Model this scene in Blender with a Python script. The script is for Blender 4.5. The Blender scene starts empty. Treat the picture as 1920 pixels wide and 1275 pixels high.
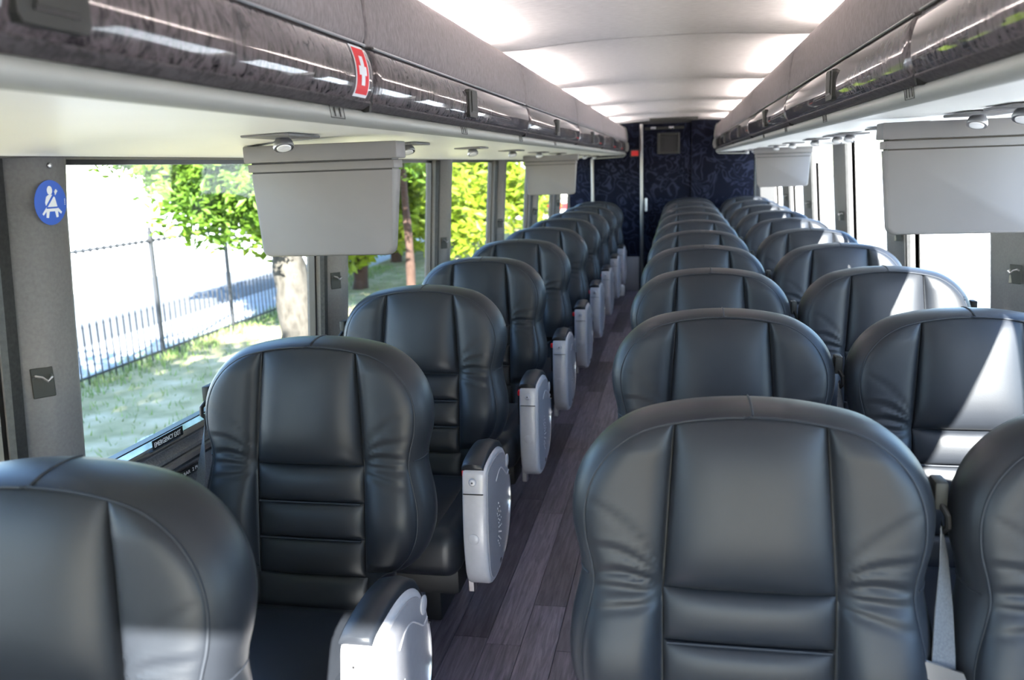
import bpy, bmesh, math, random
from mathutils import Vector, Matrix, noise
random.seed(7)
R = math.radians
scene = bpy.context.scene
COL = scene.collection

# ------------------------------------------------------------------ camera
EYE = 1.555                      # eye height above the coach floor (m)
cam_data = bpy.data.cameras.new('camera')
cam = bpy.data.objects.new('camera', cam_data)
COL.objects.link(cam)
scene.camera = cam
F = 1600.0                       # focal length in pixels of a 1920 wide frame
cam_data.sensor_width = 36.0
cam_data.lens = F / 1920 * 36.0
cam_data.clip_start = 0.03
cam_data.clip_end = 600
d = Vector(((1273 - 960) / F, -(302 - 637.5) / F, -1)).normalized()
n = Vector((1, .0346, 0)).cross(d).normalized()
if n.y < 0: n = -n
r = d.cross(n)
M = Matrix((r, d, n))            # rows: coach x, y, z axes in camera space -> camera to world
cam.matrix_world = Matrix.Translation((0, 0, EYE)) @ M.to_4x4()
cam_data.dof.use_dof = True
cam_data.dof.focus_distance = 2.3
cam_data.dof.aperture_fstop = 4.0

# ------------------------------------------------------------------ light
SUN = Vector((-.45, 1.8, -.97)).normalized()
sun_d = bpy.data.lights.new('sun', 'SUN')
sun_d.energy = 52
sun_d.angle = R(.6)
sun_d.color = (1, .97, .92)
sun = bpy.data.objects.new('sun', sun_d)
sun.rotation_euler = SUN.to_track_quat('-Z', 'Y').to_euler()
sun.location = (20, -30, 30)
COL.objects.link(sun)
world = bpy.data.worlds.new('sky')
scene.world = world
world.use_nodes = True
wn = world.node_tree.nodes; wl = world.node_tree.links
wn.clear()
sky = wn.new('ShaderNodeTexSky')
sky.sky_type = 'NISHITA'
sky.sun_disc = False
sky.sun_elevation = math.asin(-SUN.z)
sky.sun_rotation = math.atan2(-SUN.x, -SUN.y)
sky.air_density = 1.0
sky.ozone_density = 4.0
sky.dust_density = .4
wb = wn.new('ShaderNodeBackground'); wb.inputs[1].default_value = 1.15
wo = wn.new('ShaderNodeOutputWorld')
wl.new(sky.outputs[0], wb.inputs[0]); wl.new(wb.outputs[0], wo.inputs[0])
vs = scene.view_settings
vs.view_transform = 'Standard'; vs.look = 'None'; vs.gamma = 1.0; vs.use_curve_mapping = False
vs.exposure = 0.55

# ------------------------------------------------------------------ materials
def mat(name, col, rough=.5, spec=.5, metal=0, coat=0, coat_rough=.05, sheen=0):
    m = bpy.data.materials.new(name); m.use_nodes = True
    b = m.node_tree.nodes['Principled BSDF']
    b.inputs['Base Color'].default_value = (*col, 1)
    b.inputs['Roughness'].default_value = rough
    b.inputs['Specular IOR Level'].default_value = spec
    b.inputs['Metallic'].default_value = metal
    b.inputs['Coat Weight'].default_value = coat
    b.inputs['Coat Roughness'].default_value = coat_rough
    b.inputs['Sheen Weight'].default_value = sheen
    m.diffuse_color = (*col, 1)
    return m

def nd(m, t, **kw):
    x = m.node_tree.nodes.new(t)
    for k, v in kw.items(): setattr(x, k, v)
    return x

def lk(m, a, b): m.node_tree.links.new(a, b)

def coords(m, scale=(1, 1, 1), rnd=False):
    tc = nd(m, 'ShaderNodeTexCoord'); mp = nd(m, 'ShaderNodeMapping')
    mp.inputs['Scale'].default_value = scale
    lk(m, tc.outputs['Object'], mp.inputs[0])
    if rnd:
        oi = nd(m, 'ShaderNodeObjectInfo'); ml = nd(m, 'ShaderNodeMath', operation='MULTIPLY')
        ml.inputs[1].default_value = 37.0
        lk(m, oi.outputs['Random'], ml.inputs[0])
        cb = nd(m, 'ShaderNodeCombineXYZ')
        for i in range(3): lk(m, ml.outputs[0], cb.inputs[i])
        lk(m, cb.outputs[0], mp.inputs['Location'])
    return mp.outputs[0]

def noise_col(m, vec, scale, stops, detail=4, rough=.55, dist=0):
    tx = nd(m, 'ShaderNodeTexNoise')
    tx.inputs['Scale'].default_value = scale; tx.inputs['Detail'].default_value = detail
    tx.inputs['Roughness'].default_value = rough; tx.inputs['Distortion'].default_value = dist
    lk(m, vec, tx.inputs['Vector'])
    cr = nd(m, 'ShaderNodeValToRGB')
    el = cr.color_ramp.elements
    while len(el) < len(stops): el.new(.5)
    for e, (p, c) in zip(el, stops): e.position = p; e.color = (*c, 1)
    lk(m, tx.outputs['Fac'], cr.inputs[0])
    return tx, cr

def bump(m, fac, strength=.2, dist=.01):
    bp = nd(m, 'ShaderNodeBump'); bp.inputs['Strength'].default_value = strength
    bp.inputs['Distance'].default_value = dist
    lk(m, fac, bp.inputs['Height'])
    lk(m, bp.outputs[0], m.node_tree.nodes['Principled BSDF'].inputs['Normal'])

def base(m, out): lk(m, out, m.node_tree.nodes['Principled BSDF'].inputs['Base Color'])

def noisy(name, scale, stops, rough=.5, spec=.5, bs=0, bd=.01, vscale=(1, 1, 1), rnd=False, detail=4, dist=0, **kw):
    m = mat(name, stops[0][1], rough, spec, **kw)
    v = coords(m, vscale, rnd)
    tx, cr = noise_col(m, v, scale, stops, detail, dist=dist)
    base(m, cr.outputs[0])
    if bs: bump(m, tx.outputs['Fac'], bs, bd)
    return m

LEATHER = noisy('leather', 5, [(.3, (.0125, .0145, .0185)), (.7, (.0168, .0190, .0238))], .44, .33, rnd=True)
_v = coords(LEATHER); _t = nd(LEATHER, 'ShaderNodeTexNoise'); _t.inputs['Scale'].default_value = 380; lk(LEATHER, _v, _t.inputs['Vector']); bump(LEATHER, _t.outputs['Fac'], .05, .002)
STITCH = mat('stitching', (.016, .019, .025), .6, .3)
SHELLM = mat('seat_base_plastic', (.012, .012, .013), .6)
SILVER = noisy('silver_plastic', 60, [(.3, (.42, .41, .425)), (.7, (.45, .44, .455))], .28, .5)
SILVER2 = noisy('grey_plastic_panel', 60, [(.3, (.23, .228, .245)), (.7, (.255, .253, .27))], .35, .5)
CHROME = mat('chrome', (.8, .8, .82), .15, metal=1)
POLEM = mat('satin_steel_tube', (.22, .215, .21), .38, metal=1)
STEEL = mat('brushed_steel', (.55, .55, .56), .3, metal=1)
RED = mat('red_plastic', (.7, .01, .012), .35)
WEB = noisy('belt_webbing', 250, [(.3, (.085, .088, .095)), (.7, (.125, .128, .135))], .75, .3)
BLACK = mat('black_plastic', (.010, .010, .011), .4)
RUBBER = noisy('black_rubber', 120, [(.3, (.012, .012, .012)), (.7, (.03, .03, .03))], .7, .3)
RAILM = mat('black_anodised_rail', (.02, .022, .028), .22, .6, coat=.5)
BURL = mat('glossy_dark_burl', (.05, .045, .045), .6, .15, coat=1.0, coat_rough=.025)
_v = coords(BURL, (1, .8, .35))
_t, _c = noise_col(BURL, _v, 55, [(.36, (.010, .008, .009)), (.46, (.075, .060, .062)), (.58, (.135, .112, .115)), (.72, (.085, .07, .072))], 6, .65, 1.5)
base(BURL, _c.outputs[0])
BURL2 = noisy('matte_dark_burl', 70, [(.35, (.03, .026, .027)), (.6, (.085, .075, .078))], .6, .3, dist=1.0)
FELT = noisy('grey_felt', 160, [(.3, (.21, .185, .187)), (.7, (.29, .258, .262))], .95, .1, bs=.35, bd=.004, vscale=(1, 1, .35), detail=3)
CEILM = noisy('pale_headliner', 90, [(.3, (.76, .71, .71)), (.7, (.86, .81, .81))], .95, .1, bs=.2, bd=.004, vscale=(.35, 1, 1), detail=3)
WHITEP = noisy('white_plastic', 3, [(.3, (.91, .90, .86)), (.7, (.94, .93, .89))], .42, .4)
TRIMP = noisy('grey_green_trim', 4, [(.3, (.33, .335, .305)), (.7, (.36, .365, .335))], .45, .4)
GREYP = noisy('grey_monitor_plastic', 3, [(.3, (.158, .152, .155)), (.7, (.176, .170, .173))], .5, .4)
GREYD = mat('dark_grey_plastic', (.026, .027, .024), .55, .35)
PILLM = noisy('pillar_plastic', 140, [(.3, (.125, .12, .118)), (.7, (.155, .15, .147))], .6, .35, bs=.15, bd=.002)
CARPET = noisy('grey_wall_carpet', 180, [(.3, (.10, .10, .105)), (.7, (.17, .165, .17))], .95, .1, bs=.4, bd=.004)
SHELLW = mat('coach_body_paint', (.55, .56, .58), .3, coat=.5)
PLANK = mat('grey_wood_plank', (.1, .09, .1), .42, .4)
_v = coords(PLANK, (14, .9, 1), True)
_t, _c = noise_col(PLANK, _v, 6, [(.25, (.052, .044, .056)), (.5, (.128, .11, .135)), (.75, (.22, .19, .225))], 6, .65, .6)
_oi = nd(PLANK, 'ShaderNodeObjectInfo'); _hs = nd(PLANK, 'ShaderNodeHueSaturation')
_mr = nd(PLANK, 'ShaderNodeMapRange'); _mr.inputs[3].default_value = .55; _mr.inputs[4].default_value = 1.7
lk(PLANK, _oi.outputs['Random'], _mr.inputs[0]); lk(PLANK, _mr.outputs[0], _hs.inputs['Value'])
lk(PLANK, _c.outputs[0], _hs.inputs['Color']); base(PLANK, _hs.outputs[0])
FLOORM = noisy('dark_floor', 20, [(.3, (.03, .028, .03)), (.7, (.05, .046, .05))], .6, .3)
NAVY = mat('navy_swirl_fabric', (.02, .025, .05), .95, .1)
_v = coords(NAVY, (1, 1, 1))
_t = nd(NAVY, 'ShaderNodeTexNoise'); _t.inputs['Scale'].default_value = 4.2; _t.inputs['Detail'].default_value = 1.0; _t.inputs['Distortion'].default_value = 1.6
lk(NAVY, _v, _t.inputs['Vector'])
_m = nd(NAVY, 'ShaderNodeMath', operation='MULTIPLY'); _m.inputs[1].default_value = 34; lk(NAVY, _t.outputs['Fac'], _m.inputs[0])
_s = nd(NAVY, 'ShaderNodeMath', operation='SINE'); lk(NAVY, _m.outputs[0], _s.inputs[0])
_c = nd(NAVY, 'ShaderNodeValToRGB'); _c.color_ramp.elements[0].position = .35; _c.color_ramp.elements[0].color = (.0045, .0055, .012, 1)
_c.color_ramp.elements[1].position = .95; _c.color_ramp.elements[1].color = (.017, .020, .037, 1)
lk(NAVY, _s.outputs[0], _c.inputs[0]); base(NAVY, _c.outputs[0])
BLUE = mat('sign_blue', (.015, .10, .55), .4)
WHITE = mat('sign_white', (.85, .86, .88), .45)
INK = mat('dark_ink', (.03, .03, .025), .6)
REDS = mat('sticker_red', (.70, .012, .02), .5, .3)
SCREEN = mat('screen_glass', (.008, .008, .010), .4, .3)
LAMP = mat('cove_lamp', (1, 1, 1))
_b = LAMP.node_tree.nodes['Principled BSDF']; _b.inputs['Emission Color'].default_value = (1, .93, .88, 1); _b.inputs['Emission Strength'].default_value = 48
LENS = mat('lamp_lens', (.9, .9, .92), .1, .8)

GLASS = bpy.data.materials.new('window_glass'); GLASS.use_nodes = True
_n = GLASS.node_tree.nodes; _n.clear()
_tr = _n.new('ShaderNodeBsdfTransparent'); _tr.inputs[0].default_value = (.95, .965, .965, 1)
_gl = _n.new('ShaderNodeBsdfGlossy'); _gl.inputs['Roughness'].default_value = .02
_lw = _n.new('ShaderNodeLayerWeight'); _lw.inputs[0].default_value = .5
_pw = _n.new('ShaderNodeMath'); _pw.operation = 'POWER'; _pw.inputs[1].default_value = 5
_fr = _n.new('ShaderNodeMath'); _fr.operation = 'MULTIPLY_ADD'; _fr.inputs[1].default_value = .35; _fr.inputs[2].default_value = .02
lk(GLASS, _lw.outputs['Facing'], _pw.inputs[0]); lk(GLASS, _pw.outputs[0], _fr.inputs[0])
_mx = _n.new('ShaderNodeMixShader'); _o = _n.new('ShaderNodeOutputMaterial')
lk(GLASS, _fr.outputs[0], _mx.inputs[0]); lk(GLASS, _tr.outputs[0], _mx.inputs[1]); lk(GLASS, _gl.outputs[0], _mx.inputs[2]); lk(GLASS, _mx.outputs[0], _o.inputs[0])

def leafmat(name, a, b):
    m = noisy(name, 1.2, [(.3, a), (.7, b)], .5, .3)
    pb = m.node_tree.nodes['Principled BSDF']
    out = m.node_tree.nodes['Material Output']
    tl = nd(m, 'ShaderNodeBsdfTranslucent'); mx = nd(m, 'ShaderNodeMixShader'); mx.inputs[0].default_value = .45
    src = pb.inputs['Base Color'].links[0].from_socket
    lk(m, src, tl.inputs[0]); lk(m, pb.outputs[0], mx.inputs[1]); lk(m, tl.outputs[0], mx.inputs[2]); lk(m, mx.outputs[0], out.inputs[0])
    return m
LEAF = leafmat('green_leaves', (.045, .10, .008), (.11, .19, .017))
LEAFY = leafmat('yellow_green_leaves', (.11, .17, .008), (.21, .27, .02))
BARK = noisy('pale_bark', 6, [(.3, (.028, .025, .020)), (.5, (.060, .054, .045)), (.75, (.018, .016, .013))], .9, .2, bs=.5, bd=.03, vscale=(1, 1, .5))
BARKD = noisy('brown_bark', 8, [(.3, (.035, .02, .014)), (.7, (.06, .035, .026))], .9, .2, bs=.5, bd=.03)
GRASS = noisy('dry_lawn', 2.2, [(.25, (.19, .18, .085)), (.5, (.31, .275, .15)), (.75, (.46, .39, .26))], .95, .1, bs=.5, bd=.04, detail=8)
BLADE = noisy('grass_blades', 1.5, [(.3, (.09, .17, .035)), (.7, (.20, .24, .09))], .8, .2)
CONC = noisy('pale_concrete', .8, [(.3, (.50, .50, .48)), (.7, (.60, .60, .58))], .9, .2)
PAVE = noisy('pavement', 1.5, [(.3, (.30, .31, .33)), (.7, (.38, .39, .41))], .9, .2)
ASPH = noisy('asphalt', 3, [(.3, (.085, .09, .10)), (.7, (.115, .12, .13))], .9, .2)
IRON = mat('black_iron', (.015, .016, .018), .5)
STUCCO = noisy('pale_stucco', 1.2, [(.3, (.60, .56, .45)), (.7, (.70, .66, .55))], .9, .2)

# ------------------------------------------------------------------ mesh helpers
class MB:
    def __init__(s): s.v = []; s.f = []; s.m = []
    def add(s, vs, fs, mi=0):
        o = len(s.v); s.v += [tuple(p) for p in vs]
        for f in fs: s.f.append(tuple(i + o for i in f)); s.m.append(mi)
        return s
    def box(s, x0, x1, y0, y1, z0, z1, mi=0):
        v = [(x, y, z) for x in (x0, x1) for y in (y0, y1) for z in (z0, z1)]
        return s.add(v, [(0, 1, 3, 2), (4, 6, 7, 5), (0, 4, 5, 1), (2, 3, 7, 6), (0, 2, 6, 4), (1, 5, 7, 3)], mi)
    def bev(s, x0, x1, y0, y1, z0, z1, b=.01, seg=3, mi=0):
        bm = bmesh.new(); bmesh.ops.create_cube(bm, size=1)
        for v in bm.verts: v.co = Vector(((x0 + x1) / 2 + v.co.x * (x1 - x0), (y0 + y1) / 2 + v.co.y * (y1 - y0), (z0 + z1) / 2 + v.co.z * (z1 - z0)))
        bmesh.ops.bevel(bm, geom=list(bm.edges), offset=b, segments=seg, profile=.5, affect='EDGES')
        bm.verts.index_update()
        s.add([v.co for v in bm.verts], [[v.index for v in f.verts] for f in bm.faces], mi); bm.free()
        return s
    def tube(s, pts, rad, seg=8, mi=0, closed=False, caps=True):
        pts = [Vector(p) for p in pts]; N = len(pts); o = []; fs = []
        rr = rad if isinstance(rad, (list, tuple)) else [rad] * N
        up = None
        for i, p in enumerate(pts):
            a = pts[i - 1] if (i > 0 or closed) else p; b = pts[(i + 1) % N] if (i < N - 1 or closed) else p
            t = (b - a).normalized()
            if up is None:
                up = Vector((0, 0, 1)) if abs(t.z) < .9 else Vector((0, 1, 0))
            x = t.cross(up).normalized(); up = x.cross(t).normalized()
            for k in range(seg):
                an = 2 * math.pi * k / seg
                o.append(p + (x * math.cos(an) + up * math.sin(an)) * rr[i])
        for i in range(N if closed else N - 1):
            for k in range(seg):
                a = i * seg + k; b = i * seg + (k + 1) % seg; c = ((i + 1) % N) * seg
                fs.append((a, b, c + (k + 1) % seg, c + k))
        if caps and not closed:
            fs.append(tuple(range(seg))[::-1]); fs.append(tuple((N - 1) * seg + k for k in range(seg)))
        return s.add(o, fs, mi)
    def lathe(s, prof, c, axis, seg=20, mi=0):
        c = Vector(c); ax = Vector(axis).normalized()
        x = ax.orthogonal().normalized(); y = ax.cross(x)
        o = []; fs = []; N = len(prof)
        for (h, rd) in prof:
            for k in range(seg):
                an = 2 * math.pi * k / seg
                o.append(c + ax * h + (x * math.cos(an) + y * math.sin(an)) * rd)
        for i in range(N - 1):
            for k in range(seg):
                fs.append((i * seg + k, i * seg + (k + 1) % seg, (i + 1) * seg + (k + 1) % seg, (i + 1) * seg + k))
        fs.append(tuple(range(seg))[::-1]); fs.append(tuple((N - 1) * seg + k for k in range(seg)))
        return s.add(o, fs, mi)
    def grid(s, fn, nu, nv, mi=0):
        o = [fn(i / nu, j / nv) for j in range(nv + 1) for i in range(nu + 1)]
        fs = [(j * (nu + 1) + i, j * (nu + 1) + i + 1, (j + 1) * (nu + 1) + i + 1, (j + 1) * (nu + 1) + i) for j in range(nv) for i in range(nu)]
        return s.add(o, fs, mi)
    def sweep(s, prof, y0, y1, tf, mi=0, close=False, caps=True, ny=1):
        """profile (x,z) swept along y; tf maps (x,y,z)"""
        N = len(prof); o = []; fs = []
        for j in range(ny + 1):
            y = y0 + (y1 - y0) * j / ny
            o += [tf(x, y, z) for x, z in prof]
        for j in range(ny):
            for i in range(N if close else N - 1):
                a = j * N + i; b = j * N + (i + 1) % N
                fs.append((a, b, b + N, a + N))
        if caps and close:
            fs.append(tuple(range(N))); fs.append(tuple(ny * N + i for i in range(N))[::-1])
        return s.add(o, fs, mi)
    def extr(s, poly, a0, a1, tf, mi=0):
        """closed 2D polygon (p,q) extruded from a0 to a1; tf(a,p,q)"""
        N = len(poly)
        o = [tf(a0, p, q) for p, q in poly] + [tf(a1, p, q) for p, q in poly]
        fs = [(i, (i + 1) % N, (i + 1) % N + N, i + N) for i in range(N)] + [tuple(range(N))[::-1], tuple(range(N, 2 * N))]
        return s.add(o, fs, mi)
    def mesh(s, name, mats, smooth=35):
        me = bpy.data.meshes.new(name)
        me.from_pydata(s.v, [], s.f)
        for m in (mats if isinstance(mats, (list, tuple)) else [mats]): me.materials.append(m)
        me.polygons.foreach_set('material_index', s.m)
        bm = bmesh.new(); bm.from_mesh(me)
        bmesh.ops.recalc_face_normals(bm, faces=bm.faces)
        bm.to_mesh(me); bm.free()
        if smooth:
            me.shade_smooth(); me.set_sharp_from_angle(angle=R(smooth))
        me.update()
        return me
    def build(s, name, mats, parent=None, smooth=35, loc=(0, 0, 0)):
        o = bpy.data.objects.new(name, s.mesh(name, mats, smooth))
        o.location = loc
        COL.objects.link(o)
        if parent: o.parent = parent
        return o

def empty(name, loc=(0, 0, 0)):
    o = bpy.data.objects.new(name, None); o.location = loc; o.empty_display_size = .1
    COL.objects.link(o); return o
def tag(o, label, cat, group=None, kind=None):
    o['label'] = label; o['category'] = cat
    if group: o['group'] = group
    if kind: o['kind'] = kind
    return o
def struct(o, label=None, cat=None):
    o['kind'] = 'structure'
    if label: o['label'] = label
    if cat: o['category'] = cat
    return o
def copy_tree(o, parent=None):
    c = o.copy(); COL.objects.link(c); c.parent = parent
    for ch in list(o.children): copy_tree(ch, c)
    return c
def smooth_pts(pts, k=5):
    P = [Vector(p) for p in pts]; out = []
    for i in range(len(P) - 1):
        p0 = P[max(i - 1, 0)]; p1 = P[i]; p2 = P[i + 1]; p3 = P[min(i + 2, len(P) - 1)]
        for j in range(k):
            t = j / k
            out.append(.5 * ((2 * p1) + (p2 - p0) * t + (2 * p0 - 5 * p1 + 4 * p2 - p3) * t * t + (3 * p1 - p0 - 3 * p2 + p3) * t ** 3))
    out.append(P[-1]); return out
def text_mesh(txt, size):
    cu = bpy.data.curves.new('lettering', 'FONT'); cu.body = txt; cu.size = size; cu.extrude = .0003; cu.resolution_u = 2
    ob = bpy.data.objects.new('lettering', cu); COL.objects.link(ob)
    dg = bpy.context.evaluated_depsgraph_get()
    me = ob.evaluated_get(dg).to_mesh()
    v = [tuple(p.co) for p in me.vertices]; f = [tuple(p.vertices) for p in me.polygons]
    ob.evaluated_get(dg).to_mesh_clear(); bpy.data.objects.remove(ob); bpy.data.curves.remove(cu)
    return v, f
ORD = ['first', 'second', 'third', 'fourth', 'fifth', 'sixth', 'seventh', 'eighth', 'ninth', 'tenth', 'eleventh']

# ------------------------------------------------------------------ the coach shell
CX = -.10          # centre line of the coach
HW = 1.22          # half width at the inner wall
YF, YB = -.9, 12.6
YR = 10.6          # rear partition
def sx(side, x, y, z): return (CX + side * x, y, z)
def lean(z): return .05 * max(-.5, min(1, (1.6 - z) / .7))      # the side walls tumble home towards the roof
def sw(side, x, y, z): return (CX + side * (x + lean(z)), y, z)
MODJ = [YF + .01, -.13, 1.72, 3.57, 5.42, 7.27, 9.12, 10.585]   # overhead module joints
PILS = {-1: [-.05 + 1.6 * i for i in range(8)], 1: [.03 + 1.6 * i for i in range(8)]}     # window pillars
SILL = .85
HEADS = {-1: 1.605, 1: 1.90}          # glass runs up behind the right rack

# floor
fl = MB().box(CX - HW, CX + HW, YF, YB, -.12, -.005).build('floor', FLOORM, None, 0)
struct(fl)
pw = .118; npl = 0
plank_meshes = {}
xs = [-.92 + i * pw for i in range(11)]
for ci, x in enumerate(xs):
    y = .55 - random.random() * 1.1
    while y < YR - .02:
        L = random.choice([.92, 1.1, 1.22])
        y1 = min(y + L, YR - .01)
        y0 = max(y, .3)
        if y1 - y0 > .08:
            b = MB().bev(-(pw - .0016) / 2, (pw - .0016) / 2, 0, y1 - y0 - .0016, -.005, 0, .0008, 1)
            b.build('plank', PLANK, fl, 0, (x, y0, 0)); npl += 1
        y = y1 if y1 < YR - .02 else YR

# ceiling: roof slab, headliner panels
roof = MB()
roof.sweep([(-1.29, 1.62), (-1.28, 1.95), (-1.2, 2.12), (-.9, 2.2), (0, 2.24), (.9, 2.2), (1.2, 2.12), (1.27, 1.98), (1.275, 1.92),
            (1.215, 1.92), (1.21, 1.94), (1.14, 2.06), (.88, 2.13), (0, 2.16), (-.88, 2.13), (-1.14, 2.06), (-1.21, 1.93), (-1.225, 1.62)],
           YF, YB, lambda x, y, z: (CX + x, y, z), close=True)
ceil = struct(roof.build('ceiling', SHELLW, None, 30))
for a, b in zip(MODJ[:-1], MODJ[1:]):
    def f(u, v, a=a, b=b):
        x = (u * 2 - 1) * .80; t = v
        y = a + .004 + (b - a - .008) * t
        e = min(t, 1 - t) * (b - a)
        z = 2.045 - .02 * (x / .8) ** 2 - .020 * math.exp(-(e / .07) ** 2) * (.25 + .75 * min(1, (abs(x) / .5)) ** 3)
        return (CX + x, y, z)
    m = MB().grid(f, 24, 30)
    m.grid(lambda u, v: (f(u, v)[0], f(u, v)[1], f(u, v)[2] + .02), 24, 30)
    m.build('ceiling_panel', CEILM, ceil, 60)
MB().box(CX - .8, CX + .8, YF, YB, 2.075, 2.085).build('ceiling_backing', SHELLM, ceil, 0)
# grille line on the ceiling at the rear
MB().bev(-.33, .21, 10.15, 10.22, 2.012, 2.04, .006, 2).build('ceiling_vent', GREYD, ceil)

# side walls
walls = {}
for side, nm in ((-1, 'left'), (1, 'right')):
    w = MB(); HEAD = HEADS[side]
    T = lambda x, y, z, s=side: sw(s, x, y, z)
    w.sweep([(1.22, -.02), (1.22, .60), (1.205, .70), (1.20, SILL - .035), (1.22, SILL - .02), (1.22, SILL - .005), (1.29, SILL - .005), (1.29, -.5), (1.24, -.6), (1.22, -.5)], YF, YB, T, close=True)
    wall = struct(w.build('wall_' + nm, CARPET, None, 30)); walls[side] = wall
    # header strip above the windows
    h = MB()
    h.sweep([(1.15, HEAD + .02), (1.155, HEAD + .002), (1.20, HEAD), (1.29, HEAD), (1.29, HEAD + .035), (1.15, HEAD + .035)], YF, YB, T, close=True)
    h.build('window_header', CARPET, wall, 30)
    # sill rails: double black anodised bars
    for k, (z0, z1, xx) in enumerate(((SILL - .012, SILL + .012, 1.205), (SILL - .075, SILL - .045, 1.185))):
        q = MB()
        q.sweep([(xx, z0 + .004), (xx - .006, (z0 + z1) / 2), (xx, z1 - .004), (xx + .006, z1), (1.26, z1), (1.26, z0), (xx + .006, z0)], YF, YB, T, close=True)
        q.build('sill_rail', RAILM, wall, 20)
    # pillars
    PIL = PILS[side]
    for i, py in enumerate(PIL):
        p = MB()
        prof = [(1.285, -.062), (1.225, -.062), (1.214, -.055), (1.178, -.014), (1.168, 0), (1.166, .062), (1.170, .074), (1.20, .086), (1.21, .092), (1.285, .092)]
        if side > 0: prof = [(1.285, -.165), (1.232, -.165), (1.222, -.155), (1.205, -.09), (1.182, -.01), (1.168, .03), (1.168, .095), (1.20, .11), (1.21, .118), (1.285, .118)]
        zz = [-.02, SILL - .1, .95, 1.1, 1.3, 1.5, HEAD + .03]
        if i % 2 == 1:
            w_ = [1, 1, 1, 1, 1, 1.0, 1.12]
        else:
            w_ = [1] * 7
        o = []; fs = []; N = len(prof)
        for z, ww in zip(zz, w_):
            for x, y in prof: o.append(T(x, py + y * ww, z))
        for j in range(len(zz) - 1):
            for k in range(N): fs.append((j * N + k, j * N + (k + 1) % N, (j + 1) * N + (k + 1) % N, (j + 1) * N + k))
        fs += [tuple(range(N))[::-1], tuple((len(zz) - 1) * N + k for k in range(N))]
        p.add(o, fs)
        pil = p.build('pillar', PILLM, wall, 50)
        # coat hook in a small recess plate on the near bevel
        if i >= 1:
            hk = MB(); hy = py + prof[3][1] - .012; hx = 1.186
            hk.bev(0, .004, -.022, .022, -.035, .03, .0018, 1, 0)
            hk.tube([(-.004, -.016, .012), (-.016, -.016, .016), (-.018, -.004, .012), (-.018, .006, .002), (-.018, .014, .010), (-.006, .016, .012)], .0028, 6, 1)
            ho = hk.build('coat_hook', [GREYD, STEEL], pil)
            ho.location = T(hx - .004, hy + .003, 1.145)
            ho.scale = (-side * -1, 1, 1) if side > 0 else (-1, 1, 1)
            ho.rotation_euler = (0, 0, R(38) * side)
        # gasket beside the pillar on the window side
        g = MB()
        g.sweep([(1.222, SILL), (1.206, SILL), (1.203, HEAD), (1.222, HEAD)], py + prof[0][1] - .026, py + prof[0][1] + .004, T, close=True)
        g.sweep([(1.222, SILL), (1.206, SILL), (1.203, HEAD), (1.222, HEAD)], py + prof[-1][1] - .002, py + prof[-1][1] + .014, T, close=True)
        g.build('window_gasket', RUBBER, pil, 0)
    # windows between the pillars
    edges = [YF] + PIL + [YB]
    for i in range(len(edges) - 1):
        y0, y1 = edges[i] + (.11 if i else .02), edges[i + 1] - ((.08 if side < 0 else .17) if i < len(edges) - 2 else .02)
        fr = MB()
        xo = 1.262
        for (ya, yb, za, zb) in ((y0 - .03, y1 + .03, SILL - .01, SILL + .014), (y0 - .03, y1 + .03, HEAD - .012, HEAD + .01), (y0 - .03, y0 - .005, SILL, HEAD), (y1 + .005, y1 + .03, SILL, HEAD)):
            fr.sweep([(xo - .012, za), (xo - .012, zb), (xo + .012, zb), (xo + .012, za)], ya, yb, T, close=True)
        wo_ = struct(fr.build('window_%d' % (i + 1 + (len(edges) - 1 if side > 0 else 0)), BLACK, None, 0))
        pn = MB(); pn.sweep([(xo - .003, SILL), (xo - .003, HEAD), (xo + .003, HEAD), (xo + .003, SILL)], y0 - .028, y1 + .028, T, close=True)
        pn.build('pane', GLASS, wo_, 0)

# front of the coach behind the camera: dash, windscreen
fw = MB()
fw.box(CX - 1.29, CX + 1.29, YF - .08, YF, -.6, .55); fw.box(CX - 1.29, CX + 1.29, YF - .08, YF, 1.985, 2.24)
fw.box(CX - 1.29, CX - 1.2, YF - .08, YF, 0.55, 1.985); fw.box(CX + 1.2, CX + 1.29, YF - .08, YF, 0.55, 1.985)
fwo = struct(fw.build('wall_front', CARPET, None, 0))
MB().box(CX - 1.2, CX + 1.2, YF - .05, YF - .042, 0.55, 1.985).build('windscreen', GLASS, fwo, 0)
MB().box(CX - 1.2, -.30, YF - .03, YF - .025, 1.25, 1.985).build('added_sun_block', GREYD, fwo, 0)  # unseen panel added to mask the sun left of the windscreen gap
MB().box(.05, CX + 1.2, YF - .03, YF - .025, 1.25, 1.985).build('added_sun_block', GREYD, fwo, 0)  # its added twin, keeping the sun off the aisle floor

# rear: partition panels, lavatory door, back wall of the coach
bk = struct(MB().box(CX - 1.29, CX + 1.29, YB, YB + .06, -.6, 2.24).build('wall_back', CARPET, None, 0))
rw = MB().box(CX - HW, -.455, YR, YR + .05, 0, 2.02).build('wall_rear', NAVY, None, 0); struct(rw)
MB().bev(.145, .875, YR - .015, YR + .035, 0, 2.02, .008, 2).build('partition_panel', NAVY, rw)
MB().box(-1.32, 1.12, YR + .06, YR + .075, 0, 2.03).build('partition_core', SHELLM, rw, 0).scale = (1, 1, 1)
MB().tube([(.88, YR - .01, .02), (.88, YR - .01, 1.62)], .012, 8).build('edge_trim', GREYD, rw)
MB().bev(-.66, -.475, YR - .02, YR, 0.0, .42, .008, 2).build('kick_panel', SILVER2, rw)
dr = struct(MB().bev(-.425, .14, YR + .02, YR + .055, .02, 2.0, .006, 2).build('door_1', NAVY, None))
fm = MB()
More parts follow.
